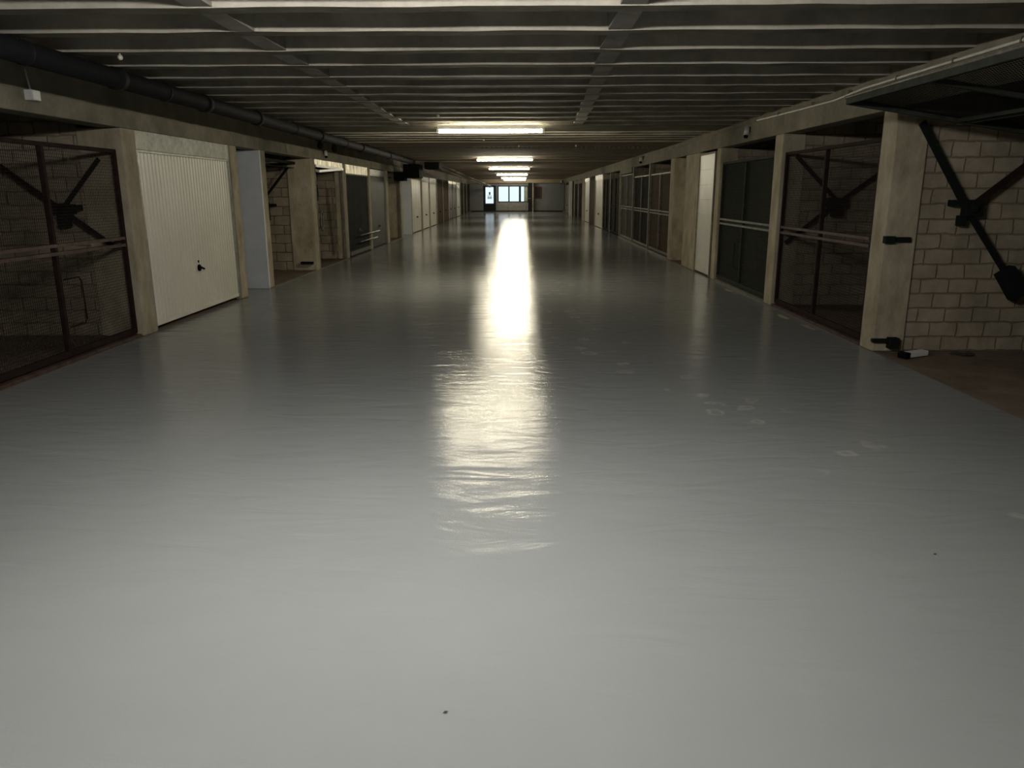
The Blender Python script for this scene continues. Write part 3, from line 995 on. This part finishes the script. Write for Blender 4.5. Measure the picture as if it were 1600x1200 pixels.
# ================================================================ SERVICES
# black drain pipe on the left
PX, PZ = -3.66, 2.61
t = thing('drain_pipe', (PX, 2.0, PZ), 'thick black drain pipe running under the ceiling along the left side', 'pipe')
MB().tube([(PX, -3.9, PZ), (PX, 27.0, PZ)], .085, 20).build('pipe_run', M['pipe'], t)
for y in (4.4, 7.3, 9.3, 11.1, 14.5, 18.2, 22.0):
    MB().tube([(PX, y, PZ), (PX, y+.12, PZ)], .098, 20).build('pipe_collar', M['pipe'], t)
for y in (6.0, 8.3, 12.9, 16.6, 20.2, 24.4):
    m_ = MB()
    m_.tube([(PX, y, PZ), (PX, y+.035, PZ)], .092, 16)
    m_.tube([(PX, y+.017, PZ+.07), (PX, y+.017, ZC+.0)], .008, 6)
    m_.build('pipe_clamp', M['pipe'], t)
for k, (dx, dz, r) in enumerate(((-.17, .06, .028), (-.26, .04, .02))):
    o = MB().tube([(PX+dx, -3.9, PZ+dz), (PX+dx, 10, PZ+dz-.01), (PX+dx, 27, PZ+dz)], r, 10)
    tag(o.build('cable', M['black']), ('thick' if k == 0 else 'thinner')+' black cable beside the drain pipe under the left ceiling', 'cable')
# two dark hanging fittings under the pipe
for k, y in enumerate((14.6, 15.7)):
    o = MB()
    o.tube([(PX, y, PZ-.086), (PX, y, PZ-.16)], .035, 10)
    o.blob((PX, y, PZ-.17), .06)
    tag(o.build('pipe_valve', M['black']), 'black round fitting under the drain pipe, '+('nearer' if k == 0 else 'farther')+' of two', 'valve', 'fittings under the drain pipe')
# black ventilation boxes farther on
o = MB()
o.box(-4.33, -3.95, 27.0, 27.6, 2.00, 2.30)
o.box(-4.0, -3.45, 27.0, 28.0, 2.10, 2.55)
tag(o.build('duct_box', M['black'], bevel=.02), 'large black duct box under the ceiling before the far white doors, left', 'duct')
o = MB().box(-3.42, -2.9, 28.2, 29.2, 2.42, 2.66)
tag(o.build('duct_box', M['black'], bevel=.02), 'smaller black duct box at the start of the two far pipes, left', 'duct')
for k, dz in enumerate((0, -.16)):
    o = MB().tube([(-3.02+.03*k, 29.2, 2.62+dz), (-2.5-.12*k, 60.0, 2.16+dz*.3), (-2.5-.12*k, 67.2, 2.10+dz*.3)], .045 if k == 0 else .035, 10)
    tag(o.build('sloping_pipe', M['greysteel']), ('upper' if k == 0 else 'lower')+' of two grey pipes sloping down towards the end door', 'pipe', 'sloping pipes at the far left')

# junction box with conduit above the left gate
t = thing('junction_box', (-4.34, 7.15, 2.42), 'grey-white junction box with short conduit above the left mesh gate', 'junction box')
MB().box(XL-.005, XL+.075, 7.09, 7.21, 2.40, 2.49).build('box_housing', M['plastic'], t, bevel=.008)
MB().tube([(XL+.03, 7.14, 2.49), (XL+.03, 7.10, 2.66)], .008, 8).build('conduit', M['plastic'], t)
# conduit along the right beam
t = thing('conduit', (XR-.01, 8, 2.66), 'long pale conduit clipped along the top of the right hand beam', 'conduit')
MB().tube([(XR-.01, -3.9, 2.66), (XR-.01, 8.6, 2.655), (XR-.01, 9.4, 2.62), (XR-.01, 10.4, 2.63), (XR-.01, 12.4, 2.66)], .013, 10).build('conduit_run', M['conduit'], t)
for y in (5.0, 6.0, 6.9, 7.9, 9.0, 10.1, 11.4):
    MB().box(XR-.03, XR+.014, y-.008, y+.008, 2.64, 2.68).build('conduit_clip', M['greysteel'], t)
# cameras and small lamps on the beams
def wall_cam(x, y, z, s, label, k=1.0):
    t = thing('security_camera', (x, y, z), label, 'camera')
    MB().box(min(x, x+s*.05), max(x, x+s*.05), y-.04*k, y+.04*k, z+.02*k, z+.10*k).build('mount', M['iron'], t)
    MB().tube([(x-s*.03, y, z+.09*k), (x-s*.05, y-.02, z-.03*k)], .04*k, 14).build('housing', M['plastic'], t)
    MB().tube([(x-s*.05, y-.02, z-.03*k), (x-s*.055, y-.025, z-.07*k)], [.036*k, .03*k], 14).build('lens', M['black'], t)
wall_cam(XR-.01, 12.8, 2.50, 1, 'white security camera with black lens on the right beam above the green gate')
wall_cam(XR-.01, 23.8, 2.52, 1, 'small camera on the right beam above the row of dark gates', 1.2)
wall_cam(XL+.01, 17.6, 2.42, -1, 'small white fitting on the left beam above the tilted door', .9)
# hooks in the ceiling
hk = [(-.80, 17.3, ZC-.02, 'small pale hook on the ceiling left of the second tube'),
      (-.05, 19.1, ZC-.05, 'bright round hook on the ceiling between first and second tube'),
      (1.3, 19.0, ZC-.05, 'small hook on the ceiling right of the tubes'),
      (-1.22, 11.9, ZC-.02, 'small hook just in front of the first visible tube, left'),
      (-3.30, 6.75, ZC-.03, 'small hook above the drain pipe near the left edge')]
for x, y, z, lb in hk:
    o = MB()
    o.tube([(x, y, ZC+.01), (x, y, z)], .006, 6)
    o.blob((x, y, z), .022)
    tag(o.build('ceiling_hook', M['conduit']), lb, 'hook')

# ---- end wall furniture
t = thing('notice_board', (1.4, YE, 1.6), 'dark red framed notice board on the end wall right of the window', 'board')
f = MB()
f.box(1.2, 1.78, YE-.05, YE, 1.08, 1.18)
f.box(1.2, 1.78, YE-.05, YE, 2.0, 2.10)
f.box(1.2, 1.30, YE-.05, YE, 1.18, 2.0)
f.box(1.68, 1.78, YE-.05, YE, 1.18, 2.0)
f.build('frame', M['redframe'], t)
MB().box(1.30, 1.68, YE-.03, YE, 1.18, 2.0).build('board', M['board'], t)
o = MB()
o.tube([(.45, YE-1.0, 0), (.45, YE-1.0, .98), (.52, YE-1.0, 1.08), (.62, YE-1.0, 1.12), (.9, YE-.9, 1.12)], .025, 8)
tag(o.build('handrail', M['greysteel']), 'thin bent grey handrail in front of the end window', 'handrail')
wall_cam(XR-.15, YE-.6, 2.42, 1, 'dark camera in the top right corner of the end wall', 1.6)

# ---- small things on the floor
t = thing('folded_packet', (3.9, 7.5, 0), 'crushed white cardboard packet with dark end by the right pillar', 'packet')
m_ = MB()
m_.bar((3.82, 7.50, .03), (4.05, 7.60, .035), .09, .05)
m_.build('packet_body', M['paper'], t, bevel=.006)
MB().bar((3.76, 7.47, .03), (3.82, 7.50, .03), .094, .055).build('packet_end', M['black'], t)
o = MB()
for i in range(9):
    o.blob((4.45+random.uniform(-.1, .1), 7.62+random.uniform(-.05, .05), .012), random.uniform(.015, .03), 6, 4, (1.6, 1, .5))
tag(o.build('dirt_clump', M['leaf']), 'small dark clump of dirt on the bare floor below the right block wall', 'dirt')
for x, y, lb in ((-.24, 2.11, 'tiny dark leaf fragment on the pale floor in the foreground'), (1.88, 3.22, 'tiny dark chip on the floor right of the middle')):
    o = MB()
    o.add([(x-.008, y-.004, .0015), (x+.002, y-.007, .003), (x+.009, y+.003, .004), (x-.002, y+.007, .002), (x, y, .006)], [(0, 1, 4), (1, 2, 4), (2, 3, 4), (3, 0, 4), (3, 2, 1, 0)])
    tag(o.build('leaf_fragment', M['leaf']), lb, 'debris')

for k, (x, y, lb) in enumerate(((3.50, 9.3, 'nearest of three pale patches by the right gates'), (3.46, 10.1, 'middle of three pale patches by the right gates'), (3.48, 12.9, 'farthest of three pale patches, by the green gate'))):
    o = MB()  # thin irregular pale patch lying on the floor
    n = 14
    ring = []
    for i in range(n):
        an = 2*math.pi*i/n
        q = random.uniform(.6, 1.1)
        ring.append((x+.05*q*math.cos(an), y+.24*q*math.sin(an), .0005))
    o.add(ring+[(x, y, .004)], [(i, (i+1) % n, n) for i in range(n)]+[tuple(range(n-1, -1, -1))])
    tag(o.build('pale_patch', M['pillar']), lb, 'patch', 'pale patches by the right gates')
